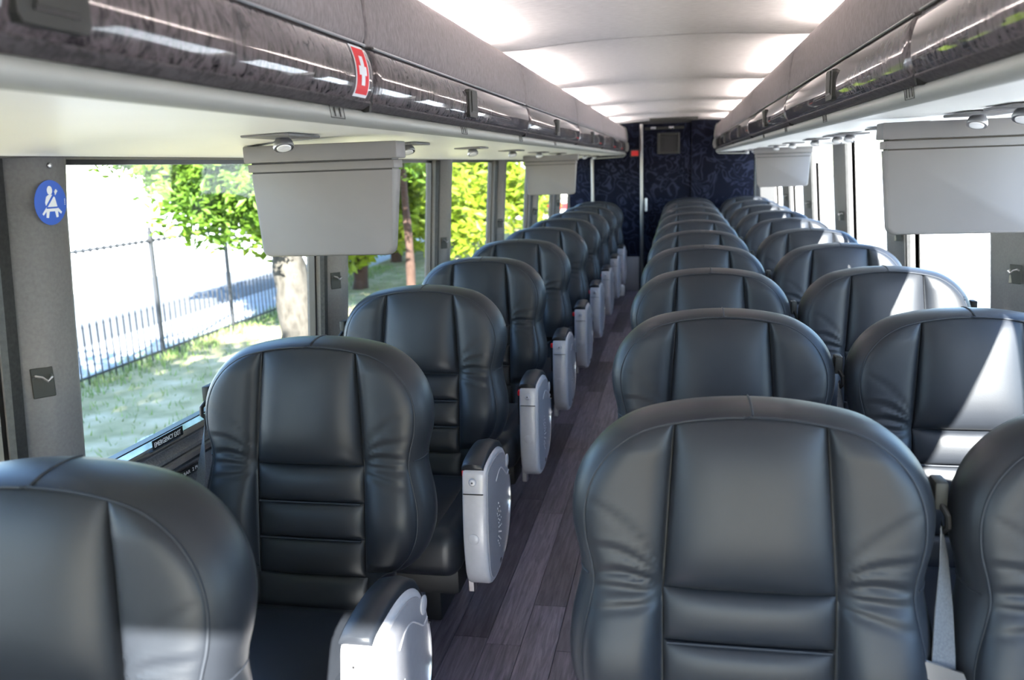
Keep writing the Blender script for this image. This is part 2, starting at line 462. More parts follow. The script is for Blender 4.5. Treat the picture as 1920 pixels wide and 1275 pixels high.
fm.bev(-.255, -.225, YR - .005, YR + .02, 1.645, 1.89, .005, 2); fm.bev(-.02, .012, YR - .005, YR + .02, 1.645, 1.89, .005, 2)
fm.bev(-.225, -.02, YR - .005, YR + .02, 1.645, 1.672, .005, 2); fm.bev(-.225, -.02, YR - .005, YR + .02, 1.863, 1.89, .005, 2)
fmo = fm.build('door_window_frame', GREYD, dr); MB().box(-.23, -.015, YR + .008, YR + .018, 1.66, 1.88).build('dark_glass', SCREEN, fmo, 0)
hd = MB(); hd.bev(-.405, -.375, YR - .05, YR + .02, .97, 1.13, .012, 3); hd.build('door_handle', WHITEP, dr)
rl = MB(); rl.tube([(-.40, YR - .03, 1.945), (.06, YR - .03, 1.945)], .016, 10); rl.lathe([(0, .02), (.06, .02)], (-.33, YR - .035, 1.945), (1, 0, 0), 12, 1); rl.lathe([(0, .02), (.06, .02)], (-.12, YR - .035, 1.945), (1, 0, 0), 12, 1)
rl.build('door_top_rail', [GREYD, CHROME], dr)
tag(MB().tube([(-.44, YR - .06, 0), (-.44, YR - .06, 2.0)], .021, 14).build('grab_pole', POLEM), 'tall steel grab pole beside the lavatory door at the rear', 'pole')
tag(MB().tube([(-1.03, YR - .06, 0), (-1.03, YR - .06, 1.62)], .02, 14).build('grab_pole', POLEM), 'short steel pole under the left racks against the navy wall', 'pole')
ex = MB(); ex.bev(-.06, .06, -.012, 0, -.045, .045, .006, 2, 0); ex.bev(-.042, .042, -.018, -.01, -.03, .03, .006, 2, 1)
exo = tag(ex.build('emergency_button', [BLACK, RED]), 'small red warning button high on the rear navy wall', 'button'); exo.location = (-.52, YR, 1.665)
tag(MB().lathe([(0, .05), (.01, .055), (.05, .06), (.11, .058), (.125, .05), (.13, .03)], (-.69, 10.2, 0), (0, 0, 1), 20).build('floor_canister', WHITEP), 'small white canister standing on the floor at the rear of the aisle', 'canister')

# ------------------------------------------------------------------ overhead racks
DOORP = [(.540, 1.684), (.522, 1.690), (.510, 1.702), (.503, 1.722), (.502, 1.75), (.507, 1.775), (.516, 1.795), (.53, 1.80)]
LIPP = [(.548, 1.677), (.536, 1.679), (.526, 1.684), (.516, 1.691), (.525, 1.70), (.55, 1.70)]
FELTP = [(.535, 1.803), (.522, 1.806), (.515, 1.825), (.516, 1.86), (.520, 1.90), (.527, 1.94), (.540, 1.968), (.56, 1.98), (.585, 1.97), (.60, 1.93)]
def smoothprof(p, k=3): return [(q.x, q.y) for q in smooth_pts([Vector((a, b, 0)) for a, b in p], k)]
DOORS, FELTS = smoothprof(DOORP), smoothprof(FELTP)
bins = {}
for side, nm in ((-1, 'left'), (1, 'right')):
    T = lambda x, y, z, s=side: sx(s, x, y, z)
    # continuous rack: grey-green front rail and white underside
    rail = MB()
    rail.sweep(smoothprof([(.575, 1.685), (.545, 1.680), (.534, 1.674), (.532, 1.662), (.540, 1.652), (.556, 1.647), (.564, 1.653), (.60, 1.668)]), YF, YR - .003, T, close=True)
    ro = struct(rail.build('trim_%d' % (1 if side < 0 else 2), TRIMP, None, 30))
    zo = -.004 if side < 0 else .018
    un = MB()
    un.sweep(smoothprof([(.556, 1.652), (.562, 1.648), (.60, 1.648), (.75, 1.650), (.95, 1.645 + zo * .5), (1.08, 1.632 + zo), (1.14, 1.618 + zo), (1.155, 1.612 + zo), (1.165, 1.63 + zo), (1.165, 1.66), (.8, 1.672), (.56, 1.668)]), YF, YR - .003, T, close=True)
    struct(un.build('trim_%d' % (3 if side < 0 else 4), WHITEP, None, 30))
    # pictogram plates on the rail
    for k, yy in enumerate([1.565, 2.55, 3.5, 4.5] if side < 0 else [1.80, 2.78, 3.75, 4.7]):
        pt = MB(); wy = .034
        def q(a, b, c, dd, mi=1): pt.box(-.0012, 0, a, b, c, dd, mi)
        q(-wy, wy, .010, .0115); q(-wy, wy, -.0115, -.010); q(-wy, -wy + .0015, -.0115, .0115); q(wy - .0015, wy, -.0115, .0115)
        for m_ in ((-.014, .012) if side < 0 else (-.02, 0, .02)):
            q(m_ - .0025, m_ + .0025, -.008, .003)
            pt.lathe([(0, .0035), (.0012, .0035)], (-.0012, m_, .006), (1, 0, 0), 8, 1)
        po = pt.build('seat_pictogram', [TRIMP, INK], ro, 0)
        po.location = T(.5305, yy, 1.6665); po.rotation_euler = (0, R(-8), 0) if side > 0 else (0, R(8), R(180))
    # modules
    for k in range(len(MODJ) - 1):
        a, b = MODJ[k] + .004, MODJ[k + 1] - .004
        if b < .3: continue
        e = empty('overhead_bin', T(.6, (a + b) / 2, 1.68))
        L = (CX + side * .6, (a + b) / 2, 1.68)
        def TT(x, y, z, s=side, L=L): q = sx(s, x, y, z); return (q[0] - L[0], q[1] - L[1], q[2] - L[2])
        body = MB(); body.sweep([(.56, 1.68), (.56, 1.95), (.62, 1.965), (1.11, 1.93), (1.11, 1.68)], a, b, TT, close=True); body.build('body', SHELLM, e, 30)
        dm = MB()
        # rounded ends of the door: taper over the last few mm
        def dtf(x, y, z): return TT(x, y, z)
        ys = [a, a + .004, a + .012, a + .03, b - .03, b - .012, b - .004, b]; of = [.014, .006, .002, 0, 0, .002, .006, .014]
        o = []; fs = []; N = len(DOORS)
        for y, off in zip(ys, of): o += [TT(x + off, y, z) for x, z in DOORS]
        for j in range(len(ys) - 1):
            for i in range(N - 1): fs.append((j * N + i, j * N + i + 1, (j + 1) * N + i + 1, (j + 1) * N + i))
        dm.add(o, fs)
        door = dm.build('door', BURL, e, 50)
        lm = MB(); lm.sweep(smoothprof(LIPP), a + .003, b - .003, TT, close=True); lm.build('door_lip', BURL2, door, 40)
        fm_ = MB(); o = []; fs = []; N = len(FELTS)
        for y, off in zip(ys, of): o += [TT(x + off * .9, y, z) for x, z in FELTS]
        for j in range(len(ys) - 1):
            for i in range(N - 1): fs.append((j * N + i, j * N + i + 1, (j + 1) * N + i + 1, (j + 1) * N + i))
        fm_.add(o, fs); fm_.build('felt_panel', FELT, e, 50)
        # bright bead between felt and door
        MB().tube([TT(.516, a + .02, 1.8015), TT(.516, b - .02, 1.8015)], .0028, 6).build('bead', STEEL, e)
        # latch
        lt = MB(); yc = (a + b) / 2 - (.13 if side > 0 else .10)
        if k == 1: yc = .78
        def lat(x, y, z): return TT(x, yc + y, z)
        lt.extr([(-.046, 1.702), (.046, 1.702), (.052, 1.71), (.052, 1.772), (.046, 1.78), (-.046, 1.78), (-.052, 1.772), (-.052, 1.71)], .4965, .512, lambda aa, p, q: lat(aa, p, q), 0)
        lt.extr([(-.028, 1.720), (.034, 1.720), (.034, 1.776), (-.028, 1.776)], .4935, .4975, lambda aa, p, q: lat(aa, p, q), 1)
        lt.extr([(-.030, 1.7155), (.036, 1.7155), (.036, 1.7205), (-.030, 1.7205)], .4945, .4975, lambda aa, p, q: lat(aa, p, q), 2)
        lt.build('door_latch', [GREYD, GREYD, BLACK], door, 30)
        pos = ['nearest the camera', 'second from the camera', 'third from the camera', 'fourth from the camera', 'fifth from the camera', 'at the rear wall'][k - 1]
        extra = ' with red cross sticker' if (side < 0 and k == 1) else ''
        tag(e, 'glossy dark burl overhead bin on the %s, %s%s' % (nm, pos, extra), 'overhead bin', 'overhead bins on the ' + nm)
        bins[(side, k)] = (e, door, TT)
    # dark joint filler behind the gaps
    jf = MB()
    for y in MODJ[1:]:
        jf.sweep([(.522, 1.675), (.513, 1.72), (.513, 1.78), (.527, 1.80), (.525, 1.86), (.53, 1.93), (.56, 1.965), (.57, 1.965), (.57, 1.675)], y - .006, min(y + .006, YR - .002), T, close=True)
    jf.build('joint_seal', RUBBER, ro, 0)
    # curved end trim at the rear wall
    et = MB(); et.tube([T(x - .004, YR - .012, z) for x, z in DOORS + FELTS[3:-8]] , .007, 6); et.tube([T(x, YR - .012, z) for x, z in ((.53, 1.67), (.535, 1.65), (.56, 1.63), (.7, 1.625), (.9, 1.62))], .007, 6)
    et.build('end_trim', TRIMP, ro)

# first aid sticker on the nearest left bin door
e, door, TT = bins[(-1, 1)]
st = MB()
def dx_at(z):
    for (x0, z0), (x1, z1) in zip(DOORS[:-1], DOORS[1:]):
        if z0 <= z <= z1: return x0 + (x1 - x0) * (z - z0) / max(1e-6, z1 - z0)
    return .51
def patch(y0, y1, z0, z1, off, mi):
    st.grid(lambda u, v: TT(dx_at(z0 + (z1 - z0) * v) - off, y0 + (y1 - y0) * u, z0 + (z1 - z0) * v), 1, 12, mi)
yc0 = 1.635
patch(yc0 - .036, yc0 + .036, 1.698, 1.794, .0012, 1)
patch(yc0 - .031, yc0 + .031, 1.703, 1.789, .0018, 0)
patch(yc0 - .020, yc0 + .020, 1.738, 1.755, .0024, 1)
patch(yc0 - .0095, yc0 + .0095, 1.719, 1.774, .0026, 1)
st.build('first_aid_sticker', [REDS, WHITE], door, 50)

# cove lamps lying on top of the racks
for side, nm in ((-1, 'left'), (1, 'right')):
    for k in range(len(MODJ) - 1):
        a, b = MODJ[k], MODJ[k + 1]
        if b < .3: continue
        m = MB(); m.tube([(0, -(b - a) / 2 + .22, 0), (0, (b - a) / 2 - .22, 0)], .012, 10)
        t = m.build('cove_lamp', LAMP, None, 40, (CX + side * .64, (a + b) / 2, 1.985))
        fx = MB(); fx.bev(-.03, .03, -(b - a) / 2 + .12, (b - a) / 2 - .12, -.028, -.016, .003, 1)
        fx.build('lamp_tray', WHITEP, t)
        pos = ['nearest the camera', 'second', 'third', 'fourth', 'fifth', 'last before the rear wall'][k - 1]
        tag(t, 'glowing strip lamp above the %s bins, %s' % (nm, pos), 'lamp', 'cove lamps')

# reading lights under the racks
def reading_light(side, y, label):
    e = empty('reading_light', sx(side, .83, y, 1.648))
    p = MB(); p.bev(-.06, .06, -.09, .09, -.007, .0, .003, 2); p.build('panel', GREYP, e)
    ax = (side * -.30, -.35, -1)
    s_ = MB(); s_.lathe([(0, .016), (.008, .017), (.014, .022), (.024, .025), (.030, .0235), (.030, .017)], (0, 0, -.004), ax, 18); sp = s_.build('spot_housing', STEEL, e)
    l_ = MB(); l_.lathe([(.0285, .018), (.032, .0165), (.033, .010)], (0, 0, -.004), ax, 14); l_.build('lens', LENS, sp)
    tag(e, label, 'reading light', 'reading lights under the racks')
for i in range(9):
    reading_light(-1, 1.95 + .97 * i, 'reading light under the left rack, %s from the camera' % ORD[i])
for i in range(9):
    reading_light(1, 2.06 + .97 * i, 'reading light under the right rack near the aisle seats, %s from the camera' % ORD[i])
    if i < 3: reading_light(1, 2.36 + .97 * i, 'companion reading light under the right rack, %s from the camera' % ORD[i])

# ------------------------------------------------------------------ drop down monitors
def monitor(x0, x1, y, label, z1=1.612, z0=1.335):
    xc = (x0 + x1) / 2; e = empty('drop_down_monitor', (xc, y, z1)); w = (x1 - x0) / 2; h = z1 - z0
    b = MB(); b.bev(-w - .004, w + .004, -.045, .035, -.024, .02, .004, 2); b.build('mount_bracket', GREYP, e)
    g = MB(); g.box(-w + .014, w - .014, -.034, .024, -.060, -.020); g.build('hinge_gap', BLACK, e, 0)
    b2 = MB(); b2.bev(-w + .006, w - .006, -.042, .032, -.049, -.028, .002, 2); b2.build('hinge_cover', GREYP, e)
    # tapered housing with rounded lower corners
    hm = MB(); wt, wb_ = w - .010, w - .022; zt, zb = -.053, -h; rc = .022
    out = [(-wt, zt), (wt, zt)]
    for t in range(7): an = R(15 * t); out.append((wb_ - rc + rc * math.cos(an), zb + rc - rc * math.sin(an)))
    for t in range(7): an = R(90 + 15 * t); out.append((-wb_ + rc + rc * math.cos(an), zb + rc - rc * math.sin(an)))
    rings = [(-.034, .006), (-.037, .002), (-.037, -.004)]
    def ring(yy, ins): 
        c = (0, (zt + zb) / 2)
        return [(p - math.copysign(ins, p) if abs(p) > 0 else p, yy if q > zt - .001 else yy, q + (ins if q < c[1] else -ins * .2)) for p, q in out]
    yb_ = lambda z, d0, d1: d0 + (d1 - d0) * (zt - z) / (zt - zb)
    rg = []
    for ins, dt, db in ((.008, -.040, -.036), (.003, -.038, -.034), (0, -.032, -.028), (0, .026, -.006), (.003, .030, .0), (.008, .031, .001)):
        rg.append([(p - math.copysign(ins, p), dt + (db - dt) * (zt - q) / (zt - zb), q + (ins if q < zt - .01 else 0)) for p, q in out])
    N = len(out); o = [v for r_ in rg for v in r_]; fs = []
    for j in range(len(rg) - 1):
        for k in range(N): fs.append((j * N + k, j * N + (k + 1) % N, (j + 1) * N + (k + 1) % N, (j + 1) * N + k))
    fs += [tuple(range(N))[::-1], tuple((len(rg) - 1) * N + k for k in range(N))]
    hm.add(o, fs); ho = hm.build('housing', GREYP, e, 40)
    s_ = MB(); s_.add([(-wb_ + .02, .033, zt - .015), (wb_ - .02, .033, zt - .015), (wb_ - .02, .006, zb + .02), (-wb_ + .02, .006, zb + .02)], [(0, 1, 2, 3)]); s_.build('screen', SCREEN, ho, 0)
    tag(e, label, 'monitor', 'drop-down monitors')
monitor(-1.145, -.722, 2.21, 'large grey drop-down monitor under the left rack, nearest the camera')
monitor(-1.165, -.755, 6.6, 'small distant grey monitor under the left rack near the rear')
monitor(.535, .945, 2.52, 'large grey drop-down monitor under the right rack, cut by the frame', z1=1.616, z0=1.338)
monitor(.575, .995, 7.0, 'small distant grey monitor under the right rack near the rear')

# ------------------------------------------------------------------ seats
TAN = .15
def yb(z): return -.095 - (1.113 - z) * TAN
OUTL = [(0, 1.125), (.06, 1.122), (.125, 1.113), (.18, 1.098), (.225, 1.070), (.258, 1.033), (.277, .993), (.284, .952), (.281, .908), (.271, .866), (.267, .83), (.274, .79), (.285, .74), (.289, .695), (.284, .648), (.265, .603), (.232, .568), (.195, .552), (.175, .52), (.170, .43)]
OUTS = [(p.x, p.y) for p in smooth_pts([Vector((a, b, 0)) for a, b in OUTL], 4)]
def xo_at(z):
    for (x0, z0), (x1, z1) in zip(OUTS[1:-1], OUTS[2:]):
        if z1 <= z <= z0 and z0 > z1: return x0 + (x1 - x0) * (z0 - z) / (z0 - z1)
    return .17
def xi_at(z): return .126 + max(0, min(1, (1.113 - z) / .293)) * .019
def prof(s, n=3.0): return max(0, 1 - abs(2 * s - 1) ** n) ** .5
def cs(t): return (1 - math.cos(math.pi * t)) / 2

def cushion(zt, zb, xl, xr, puff, nu=14, nv=10, n=3.0, arch=0, lean=0, side_sym=True):
    m = MB()
    def f(u, v):
        s, t = cs(u), cs(v)
        z = zt + (zb - zt) * t
        xa, xb = xl(z), xr(z)
        x = xa + (xb - xa) * s
        z2 = z + (1 - t) * arch * (1 - (2 * s - 1) ** 2)
        h = puff * prof(s, n) * prof(t, n) * (1 + lean * (t - .5) * 2)
        return (x, yb(z2) - h + .006, z2)
    m.grid(f, nu, nv); return m

def make_seat(name, kind):
    """kind: 'single' left seats (belt on the window side, armrest at the aisle), 'pair' right seats"""
    e = empty(name); s = -1 if kind == 'single' else 1
    # wrap-around shell
    half = [p for p in OUTS]
    loop = half + [(-x, z) for x, z in half[::-1][:-1]]
    N = len(loop)
    nor = []
    for i in range(N):
        a, b = Vector(loop[i - 1]), Vector(loop[(i + 1) % N]); t = (b - a); nn = Vector((-t.y, t.x))
        nn.normalize()
        if nn.dot(Vector(loop[i]) - Vector((0, .8))) < 0: nn = -nn
        nor.append(nn)
    m = MB(); o = []; fs = []
    PR = [(-.014, .010), (-.004, .002), (0, -.001), (.008, .006), (.017, .020), (.024, .042), (.026, .066), (.023, .090), (.014, .112), (-.006, .130), (-.03, .138)]
    for off, dep in PR:
        for (x, z), nn in zip(loop, nor):
            k = (.42 + .62 * abs(nn.x)) if off > 0 else 1
            o.append((x + nn.x * off * k, yb(z) + dep, z + nn.y * off * k))
    for j in range(len(PR) - 1):
        for k in range(N): fs.append((j * N + k, j * N + (k + 1) % N, (j + 1) * N + (k + 1) % N, (j + 1) * N + k))
    fs += [tuple(range(N)), tuple((len(PR) - 1) * N + k for k in range(N))[::-1]]
    m.add(o, fs); shell = m.build('back_shell', LEATHER, e, 60)
    # stitched piping along the front edge and the short seam over the top
    pp = MB(); pp.tube([(x * .995, yb(z) - .0035, z - .001) for x, z in loop], .0026, 6, closed=True); pp.build('piping', STITCH, shell)
    ts = MB(); ts.tube([(.004, yb(1.125) + dd, 1.125 + off * .42 + .0006) for off, dd in PR[2:-2]], .0022, 6); ts.build('top_seam', STITCH, shell)
    for sg in (-1, 1):
        ss = MB(); i0 = min(range(len(half)), key=lambda i: abs(half[i][1] - .84))
        x, z = half[i0]
        ss.tube([(sg * (x + off * 1.0 + .0006), yb(z) + dd, z) for off, dd in PR[3:-1]], .0020, 6); ss.build('side_seam', STITCH, shell)
    # centre cushions
    cushion(1.117, .824, lambda z: -xi_at(z) + .001, lambda z: xi_at(z) - .001, .044, 18, 16, 3.2, arch=.008, lean=.22).build('headrest_cushion', LEATHER, e, 80)
    for za, zb_, pf in ((.822, .730, .022), (.728, .636, .022), (.634, .540, .020)):
        cushion(za, zb_, lambda z: -.144, lambda z: .144, pf, 16, 9, 2.6).build('lumbar_cushion', LEATHER, e, 80)
    cushion(.538, .42, lambda z: -.150, lambda z: .150, .016, 14, 8, 3).build('lower_cushion', LEATHER, e, 80)
    # seams piping under the lumbar rolls
    for za in (.729, .635):
        sp = MB(); sp.tube([(-.138 + .276 * i / 10, yb(za) - .006, za) for i in range(11)], .0028, 6); sp.build('lumbar_seam', STITCH, e)
    # bolsters with folds at the waist
    for sg in (-1, 1):
        m = MB(); zt, zb_ = 1.1125, .553
        ph = 1.7 if sg > 0 else 0
        def f(u, v):
            t = v * .82 + cs(v) * .18
            z = zt + (zb_ - zt) * t
            a, b = xi_at(z) + .001, max(xi_at(z) + .0015, xo_at(z) - .001)
            w = cs(u); x = a + (b - a) * w
            wid = max(0, b - a)
            amp = .024 + .024 * math.exp(-((z - .69) / .10) ** 2) - .004 * math.exp(-((z - .84) / .04) ** 2)
            h = amp * min(1, wid / .10) ** .8 * (max(0, 1 - abs(2 * w - 1.04) ** 3.4 if abs(2 * w - 1.04) < 1 else 0)) ** .6
            if w < .02 or w > .995: h = 0
            h *= min(1, (1 - t) / .06) ** .5
            # folds fanning from the inner crease near z=.83
            fo = 0
            xr = x - .145
            for c, k, q2, wd, am in ((.834, .42, -2.6, .0075, .011), (.826, -.10, .9, .007, .009), (.846, .85, -3.5, .006, .007), (.815, -.42, 1.5, .007, .006), (.868, 1.25, -3.0, .006, .0045)):
                dz_ = z - (c + k * xr + q2 * xr * xr + .003 * math.sin(45 * x + ph + 20 * c))
                fo -= am * math.exp(-(dz_ / wd) ** 2) - .45 * am * math.exp(-((dz_ - 1.9 * wd) / wd) ** 2)
            h += fo * (1 - .75 * w) * min(1, w / .08) * min(1, (1 - w) / .12)
            return (sg * x, yb(z) - h + .004, z)
        m.grid(f, 16, 84); m.build('side_bolster', LEATHER, e, 80)
    # cushion, base
    m = MB(); m.bev(-.268, .268, -.70, -.17, .30, .465, .055, 5)
    sc = m.build('seat_cushion', LEATHER, e, 80)
    c2 = MB()
    def fcu(u, v):
        a, b = cs(u), cs(v); return (-.19 + .38 * a, -.66 + .44 * b, .4655 + .016 * prof(a, 3) * prof(b, 3))
    c2.grid(fcu, 12, 12); c2.build('cushion_panel', LEATHER, sc, 80)
    m = MB(); m.bev(-.24, .24, -.60, -.12, .20, .31, .02, 2); m.bev(-.12, -.06, -.42, -.16, 0.002, .22, .01, 2); m.bev(.06, .12, -.42, -.16, 0.002, .22, .01, 2)
    m.build('seat_base', SHELLM, e)
    # belt: guide at the shoulder, webbing, tongue
    b = MB(); gx = .318
    b.bev(-.008 + gx, .014 + gx, -.06, -.015, .955, 1.005, .005, 2, 0)
    b.tube([(gx + .004, -.055, .965), (gx + .012, -.07, .95), (gx + .014, -.07, .93), (gx + .008, -.06, .918)], .006, 8, 1)
    go = b.build('belt_guide', [GREYD, BLACK], e)
    w = MB(); P = [Vector((gx + .004, -.062, .935)), Vector((gx + .006, -.085, .87)), Vector((gx + .002, -.115, .80)), Vector((gx - .004, -.15, .735)), Vector((gx - .006, -.16, .70))]
    ang = [78, 60, 38, 22, 15]; o = []; fs = []
    for p, a in zip(P, ang):
        dv = Vector((math.cos(R(a)), math.sin(R(a)) * .8, 0)) * .021; nv = Vector((math.sin(R(a)), -math.cos(R(a)), 0)) * .0008
        o += [p - dv - nv, p + dv - nv, p + dv + nv, p - dv + nv]
    for j in range(len(P) - 1):
        for k in range(4): fs.append((j * 4 + k, j * 4 + (k + 1) % 4, (j + 1) * 4 + (k + 1) % 4, (j + 1) * 4 + k))
    w.add(o, fs); wo2 = w.build('belt_webbing', WEB, e, 60)
    t_ = MB(); tg = [(-.034, .004), (-.028, .014), (.030, -.004), (.036, -.018), (.030, -.034), (.004, -.026), (.0, -.055), (-.018, -.055), (-.020, -.020), (-.034, -.012)]
    t_.extr(tg, -.0025, .0025, lambda a, p, q: (gx - .008 + p, -.168 + a - .1 * q * 0, .722 + q)); t_.build('belt_tongue', STEEL, wo2, 20)
    if kind == 'single':
        go.scale = (-1, 1, 1); wo2.scale = (-1, 1, 1)
        # big silver end armrest at the aisle
        AR = [(-.69, .33), (-.703, .42), (-.70, .52), (-.685, .62), (-.668, .664), (-.60, .676), (-.52, .677), (-.45, .664), (-.39, .632), (-.348, .57), (-.327, .49), (-.332, .41), (-.365, .345), (-.43, .295), (-.52, .267), (-.61, .268), (-.665, .29)]
        ARS = [(q.x, q.y) for q in smooth_pts([Vector((a, b, 0)) for a, b in AR + AR[:1]], 4)][:-1]
        cc = Vector((-.52, .47))
        def arm(x_ins, name, mt, par):
            m = MB(); o = []; fs = []; N = len(ARS)
            for x, ins in x_ins:
                for p, q in ARS:
                    dv = (Vector((p, q)) - cc); L_ = dv.length; dv = dv * ((L_ - ins) / L_) + cc
                    o.append((x, dv.x, dv.y))
            for j in range(len(x_ins) - 1):
                for k in range(N): fs.append((j * N + k, j * N + (k + 1) % N, (j + 1) * N + (k + 1) % N, (j + 1) * N + k))
            fs += [tuple(range(N)), tuple((len(x_ins) - 1) * N + k for k in range(N))[::-1]]
            m.add(o, fs); return m.build(name, mt, par, 40)
        ar = arm([(.284, .016), (.287, .005), (.293, 0), (.348, 0), (.355, .003), (.359, .009), (.360, .016)], 'armrest', SILVER, e)
        arm([(.3595, .018), (.3625, .020), (.3635, .026)], 'side_panel', SILVER2, ar)
        # leather pad on the top
        m = MB(); top = [(-.672, .660), (-.64, .672), (-.58, .679), (-.52, .680), (-.45, .668), (-.39, .637), (-.345, .575)]
        tp = [(q.x, q.y) for q in smooth_pts([Vector((a, b, 0)) for a, b in top], 4)]; o = []; fs = []
        for i, (p, q) in enumerate(tp):
            nn = Vector((p, q)) - Vector((-.52, .40)); nn.normalize()
            for x, hgt in ((.2845, -.006), (.2825, .006), (.289, .015), (.318, .020), (.345, .015), (.3515, .006), (.3515, -.006)):
                hh = hgt * (1 if 0 < i < len(tp) - 1 else .3)
                o.append((x, p + nn.x * hh, q + nn.y * hh))
        for i in range(len(tp) - 1):
            for k in range(6): fs.append((i * 7 + k, i * 7 + k + 1, i * 7 + k + 8, i * 7 + k + 7))
        fs += [tuple(range(7)), tuple((len(tp) - 1) * 7 + k for k in range(7))]
        m.add(o, fs); m.build('armrest_pad', LEATHER, ar, 50)
        # front details: hinge seam, knob with hole, round cap
        g = MB(); g.box(.290, .352, -.6955, -.685, .5895, .5915); g.build('hinge_seam', BLACK, ar, 0)
        g = MB(); g.lathe([(0, .012), (.004, .012), (.009, .009), (.0105, .005)], (.320, -.686, .627), (0, -1, .1), 16, 0); g.lathe([(.010, .003), (.0115, .003)], (.320, -.686, .627), (0, -1, .1), 8, 1); g.build('recline_knob', [SILVER, BLACK], ar)
        g = MB(); g.lathe([(0, .017), (.004, .017), (.006, .014)], (.320, -.701, .45), (0, -1, 0), 20); g.build('round_cap', SILVER, ar)
        # outer face: bright arc strip, oval badge, dimples, little tab
        arc = [(-.352, .53), (-.345, .49), (-.350, .43), (-.378, .37), (-.42, .328), (-.47, .302)]
        arcs = smooth_pts([Vector((.3642, a, b)) for a, b in arc], 4)
        g = MB(); g.tube(arcs, .0035, 6); g.build('bright_strip', CHROME, ar)
        g = MB(); g.tube(smooth_pts([Vector((.3642, a, b)) for a, b in ((-.56, .585), (-.52, .602), (-.475, .60), (-.43, .572), (-.395, .548), (-.365, .552))], 4), .0022, 6); g.build('moulded_line', SILVER, ar)
        g = MB(); g.lathe([(0, .022), (.003, .022), (.004, .019)], (.3625, -.385, .592), (1, 0, 0), 20); g.build('oval_badge', SILVER, ar)
        g = MB()
        for i in range(8):
            for j in range(3):
                an = R(-50 + 14 * i); rr = .060 + .018 * j
                g.lathe([(0, .0035), (.0018, .0028)], (.363, -.60 + rr * math.cos(an), .43 + rr * math.sin(an)), (1, 0, 0), 8)
        g.build('dimples', SILVER, ar)
        g = MB(); g.bev(.3625, .366, -.545, -.525, .298, .312, .002, 1); g.build('release_tab', CHROME, ar)
        # red buckle on a black stalk inside the armrest, small foot bracket
        g = MB(); g.bev(.256, .276, -.575, -.55, .47, .602, .005, 2, 0); g.bev(.257, .275, -.577, -.548, .600, .622, .004, 2, 1); g.build('belt_buckle', [BLACK, RED], e)
        g = MB(); g.bev(.275, .298, -.63, -.6, .235, .30, .004, 1); g.build('armrest_bracket', STEEL, ar)
    return e

single = make_seat('coach_seat', 'single')
pair = make_seat('coach_seat', 'pair')
XL, XA, XW, P0L, P0R, PITCH = -.926, .121, .768, 1.111, 1.540, .97
for i in range(10):
    o = single if i == 0 else copy_tree(single)
    o.location = (XL, P0L + PITCH * i, 0)
    lab = {0: 'black leather single seat cropped at the bottom left corner', 9: 'farthest black leather single seat on the left, by the rear wall'}.get(i, 'black leather single seat with silver aisle armrest, %s from the camera on the left' % ORD[i])
    tag(o, lab, 'coach seat', 'single seats left of the aisle')
for i in range(10):
    o = pair if i == 0 else copy_tree(pair)
    o.location = (XA, P0R + PITCH * i, 0)
    lab = {0: 'large black leather aisle seat at the front right of the aisle', 9: 'farthest black leather seat of the column right of the aisle'}.get(i, 'black leather aisle seat right of the aisle, %s from the camera' % ORD[i])
    tag(o, lab, 'coach seat', 'aisle seats right of the aisle')
for i in range(10):
    o = copy_tree(pair)
    o.location = (XW, P0R + PITCH * i, 0)
    lab = {0: 'black leather window seat cropped by the right edge, front row', 1: 'black leather window seat with the broad diagonal sun patch, second row', 9: 'farthest black leather window seat on the right'}.get(i, 'black leather window seat along the right windows, %s from the camera' % ORD[i])
    tag(o, lab, 'coach seat', 'window seats on the right')

# ------------------------------------------------------------------ signs on the left wall
wl_ = walls[-1]
pil1 = [c for c in wl_.children if c.name.startswith('pillar')][1]
sg = MB()
def disc(cx_, cz_, rx, rz, off, mi, seg=32):
    sg.extr([(cx_ + rx * math.cos(2 * math.pi * k / seg), cz_ + rz * math.sin(2 * math.pi * k / seg)) for k in range(seg)], 0, off, lambda a, p, q: (a, p, q), mi)
def poly(pts, off, mi): sg.extr(pts, .0002, off, lambda a, p, q: (a, p, q), mi)
disc(0, 0, .046, .046, .001, 0)
disc(-.002, .025, .0075, .009, .0016, 1, 16)
poly([(-.013, .012), (-.006, .016), (.004, .016), (.012, .010), (.018, -.010), (-.014, -.010), (-.017, .0)], .0016, 1)
poly([(-.014, -.012), (.018, -.012), (.019, -.030), (.013, -.031), (.010, -.018), (-.006, -.018), (-.010, -.031), (-.016, -.030)], .0016, 1)
poly([(-.015, -.010), (-.027, -.022), (-.024, -.025), (-.012, -.015)], .0016, 1)
poly([(.018, -.010), (.030, -.020), (.027, -.024), (.016, -.016)], .0016, 1)
poly([(.012, .024), (.016, .021), (-.013, -.010), (-.016, -.007)], .0021, 0)
poly([(.010, .022), (.016, .027), (.020, .023), (.013, .015)], .0022, 1)
poly([(-.014, -.0085), (.018, -.0085), (.018, -.012), (-.014, -.012)], .0021, 0)
for k in range(4): poly([(.040, -.006 + k * .0035), (.0415, -.006 + k * .0035), (.0415, -.004 + k * .0035), (.040, -.004 + k * .0035)], .0016, 1)
so = sg.build('seat_belt_sign', [BLUE, WHITE], pil1, 0)
so.location = (CX - 1.1650 - lean(1.515), PILS[-1][1] + .019, 1.515); so.rotation_euler = (0, R(4), 0); so.scale = (1, 1, 1)
scw = MB(); scw.lathe([(0, .006), (.002, .005), (.003, .002)], (CX - 1.165, PILS[-1][1] + .024, 1.59), (1, 0, 0), 12); scw.build('screw', STEEL, pil1)
rails = [c for c in wl_.children if c.name.startswith('sill_rail')]
